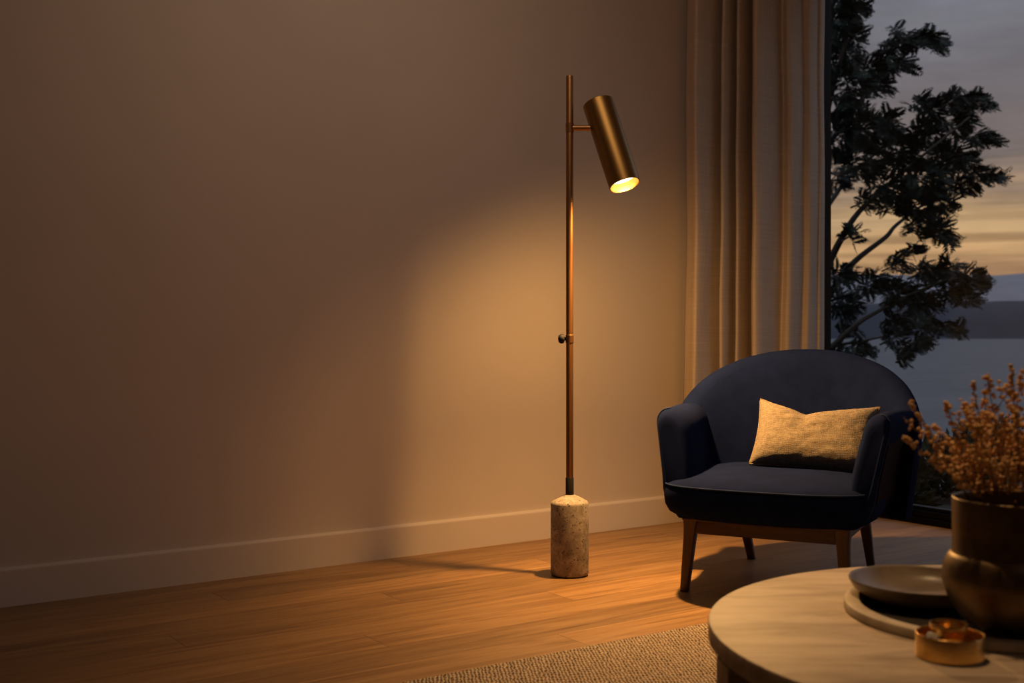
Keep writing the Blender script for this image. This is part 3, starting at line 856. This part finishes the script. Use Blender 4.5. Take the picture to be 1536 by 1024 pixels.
def shrub(px, dep, hgt, wid, n, lab, seed):
    global fb
    rnd = random.Random(seed)
    b = R((px-768)/F*dep, dep); b.z = terr(b.x, b.y) - .02
    root = empty('shrub', b, 0, lab, 'shrub')
    fb = bmesh.new(); st = bmesh.new()
    for k in range(9):
        a = rnd.uniform(0, 2*PI); e = Vector((math.cos(a)*wid*.6, math.sin(a)*wid*.6, hgt*rnd.uniform(.6, .95)))
        tube(st, [(0, 0, 0), e*.5+Vector((0, 0, hgt*.1)), e], [.008, .006, .003], 5)
    for k in range(n):
        d = Vector((rnd.gauss(0, 1), rnd.gauss(0, 1), abs(rnd.gauss(.3, .8)))).normalized()
        p = Vector((d.x*wid, d.y*wid, .05+d.z*hgt*.9))*rnd.uniform(.45, 1)
        nn = d.orthogonal().normalized()
        dd = (d + Vector((rnd.uniform(-.8, .8), rnd.uniform(-.8, .8), rnd.uniform(-.3, .6)))).normalized()
        leaflet(p, dd, rnd.uniform(.05, .10), dd.orthogonal().normalized(), rnd.uniform(.012, .022))
    obj('stems', st, BARK, root); obj('leaves', fb, SHRUB, root, smooth=False)
shrub(1402, 6.6, .30, .34, 900, 'low dark shrub outside the glass just right of the armchair', 1)
shrub(1490, 7.6, .36, .36, 900, 'low dark shrub outside the glass behind the dried sprigs', 2)
shrub(1322, 5.75, .26, .24, 700, 'low dark shrub outside the glass behind the armchair arm', 3)

# ---------------------------------------------------------------- light of the evening and added fill for the room
w = bpy.data.worlds.new('dusk'); bpy.context.scene.world = w; w.use_nodes = True
t = w.node_tree; N_, L_ = t.nodes, t.links
for nd in list(N_): N_.remove(nd)
def wn(typ, ins=None, **kw):
    nd = N_.new(typ)
    for k, v in kw.items(): setattr(nd, k, v)
    for k, v in (ins or {}).items():
        if isinstance(v, bpy.types.NodeSocket): L_.new(v, nd.inputs[k])
        else: nd.inputs[k].default_value = v
    return nd
def wm(op, a, b=0.0, c=0.0):
    return wn('ShaderNodeMath', {0: a, 1: b, 2: c}, operation=op).outputs[0]
tc = wn('ShaderNodeTexCoord'); sep = wn('ShaderNodeSeparateXYZ', {'Vector': tc.outputs['Generated']})
az = wm('ARCTAN2', sep.outputs[1], sep.outputs[0]); el = wm('ARCSINE', sep.outputs[2])
cv = wn('ShaderNodeCombineXYZ', {'X': wm('MULTIPLY', az, 7.0), 'Y': wm('MULTIPLY', el, 70.0)})
n1 = wn('ShaderNodeTexNoise', {'Vector': cv.outputs[0], 'Scale': 1.0, 'Detail': 5.0, 'Roughness': .55, 'Distortion': .5}).outputs[0]
cv2 = wn('ShaderNodeCombineXYZ', {'X': wm('MULTIPLY', az, 9.0), 'Y': wm('MULTIPLY', el, 22.0)})
n2 = wn('ShaderNodeTexNoise', {'Vector': cv2.outputs[0], 'Scale': 1.0, 'Detail': 5.0, 'Roughness': .6}).outputs[0]
el2 = wm('ADD', el, wm('MULTIPLY', wm('SUBTRACT', n1, .5), .06))
rmp = wn('ShaderNodeValToRGB', {'Fac': wm('MULTIPLY_ADD', el2, 1.0/0.6, 0.05)})
stops = [(0.0, (.16, .10, .08)), (.10, (.40, .215, .125)), (.150, (.64, .375, .175)), (.195, (.60, .385, .195)), (.235, (.40, .27, .18)), (.28, (.235, .185, .165)),
         (.36, (.185, .162, .170)), (.50, (.19, .195, .225)), (.75, (.40, .45, .56)), (1.0, (.50, .58, .75))]
e = rmp.color_ramp.elements
while len(e) < len(stops): e.new(.5)
for x_, (p, c) in zip(e, stops): x_.position = p; x_.color = (*c, 1)
tone = wn('ShaderNodeMapRange', {'Value': n2, 'From Min': .3, 'From Max': .7, 'To Min': .84, 'To Max': 1.14})
n3 = wn('ShaderNodeTexNoise', {'Vector': wn('ShaderNodeCombineXYZ', {'X': wm('MULTIPLY', az, 5.0), 'Y': wm('MULTIPLY', el, 120.0), 'Z': 4.0}).outputs[0], 'Scale': 1.0, 'Detail': 4.0, 'Roughness': .5, 'Distortion': .6}).outputs[0]
band = wn('ShaderNodeMapRange', {'Value': n3, 'From Min': .36, 'From Max': .62, 'To Min': 0.0, 'To Max': 1.0}).outputs[0]
low = wn('ShaderNodeMapRange', {'Value': el, 'From Min': .10, 'From Max': .16, 'To Min': .40, 'To Max': .06}).outputs[0]
cloud = wm('SUBTRACT', 1.0, wm('MULTIPLY', wm('SUBTRACT', 1.0, band), low))
mul = wn('ShaderNodeVectorMath', {0: rmp.outputs[0], 1: wm('MULTIPLY', tone.outputs[0], cloud)}, operation='MULTIPLY')
bg = wn('ShaderNodeBackground', {'Color': mul.outputs[0], 'Strength': 1.0})
wo = wn('ShaderNodeOutputWorld', {'Surface': bg.outputs[0]})

# unseen warm fill added near the ceiling, one disc tilted at the back wall
for lx, ly, en, rx in ((1.85, 2.5, 7.2, 45), (1.0, -.4, 1.2, 0)):
    a = light('ceiling_fill', 'AREA', (lx, ly, 2.6), en, (1.0, .76, .60), shape='DISK', size=.9)
    a.rotation_euler = (math.radians(rx), 0, 0)
dl = R(.45, 2.25, 2.66)
d = light('table_fill', 'SPOT', dl, 85, (1.0, .60, .27), spot_size=math.radians(31), spot_blend=1.0, shadow_soft_size=.03)  # unseen spot added to brighten the tabletop beyond the floor lamp's reach
d.rotation_euler = (R(.64, 1.92, .36) - dl).to_track_quat('-Z', 'Y').to_euler()

# ---------------------------------------------------------------- camera
cd = bpy.data.cameras.new('camera'); cam = bpy.data.objects.new('camera', cd); C.objects.link(cam)
cam.location = (0, 0, CAM_H)
cam.rotation_euler = (PI/2, 0, -math.atan2(FX, FY))
cd.sensor_width = 36.0; cd.lens = F/1536*36
cd.shift_y = -22/1536
cd.clip_end = 6000
cd.dof.use_dof = True; cd.dof.focus_distance = 3.95; cd.dof.aperture_fstop = 4.5
sc = bpy.context.scene; sc.camera = cam
sc.view_settings.view_transform = 'Standard'; sc.view_settings.look = 'None'
sc.view_settings.gamma = 1.0; sc.view_settings.exposure = 0.0; sc.view_settings.use_curve_mapping = False
sc.cycles.use_denoising = True
sc.cycles.max_bounces = 10; sc.cycles.diffuse_bounces = 5; sc.cycles.transparent_max_bounces = 12
sc.cycles.sample_clamp_indirect = 6.0; sc.cycles.caustics_reflective = False; sc.cycles.caustics_refractive = False
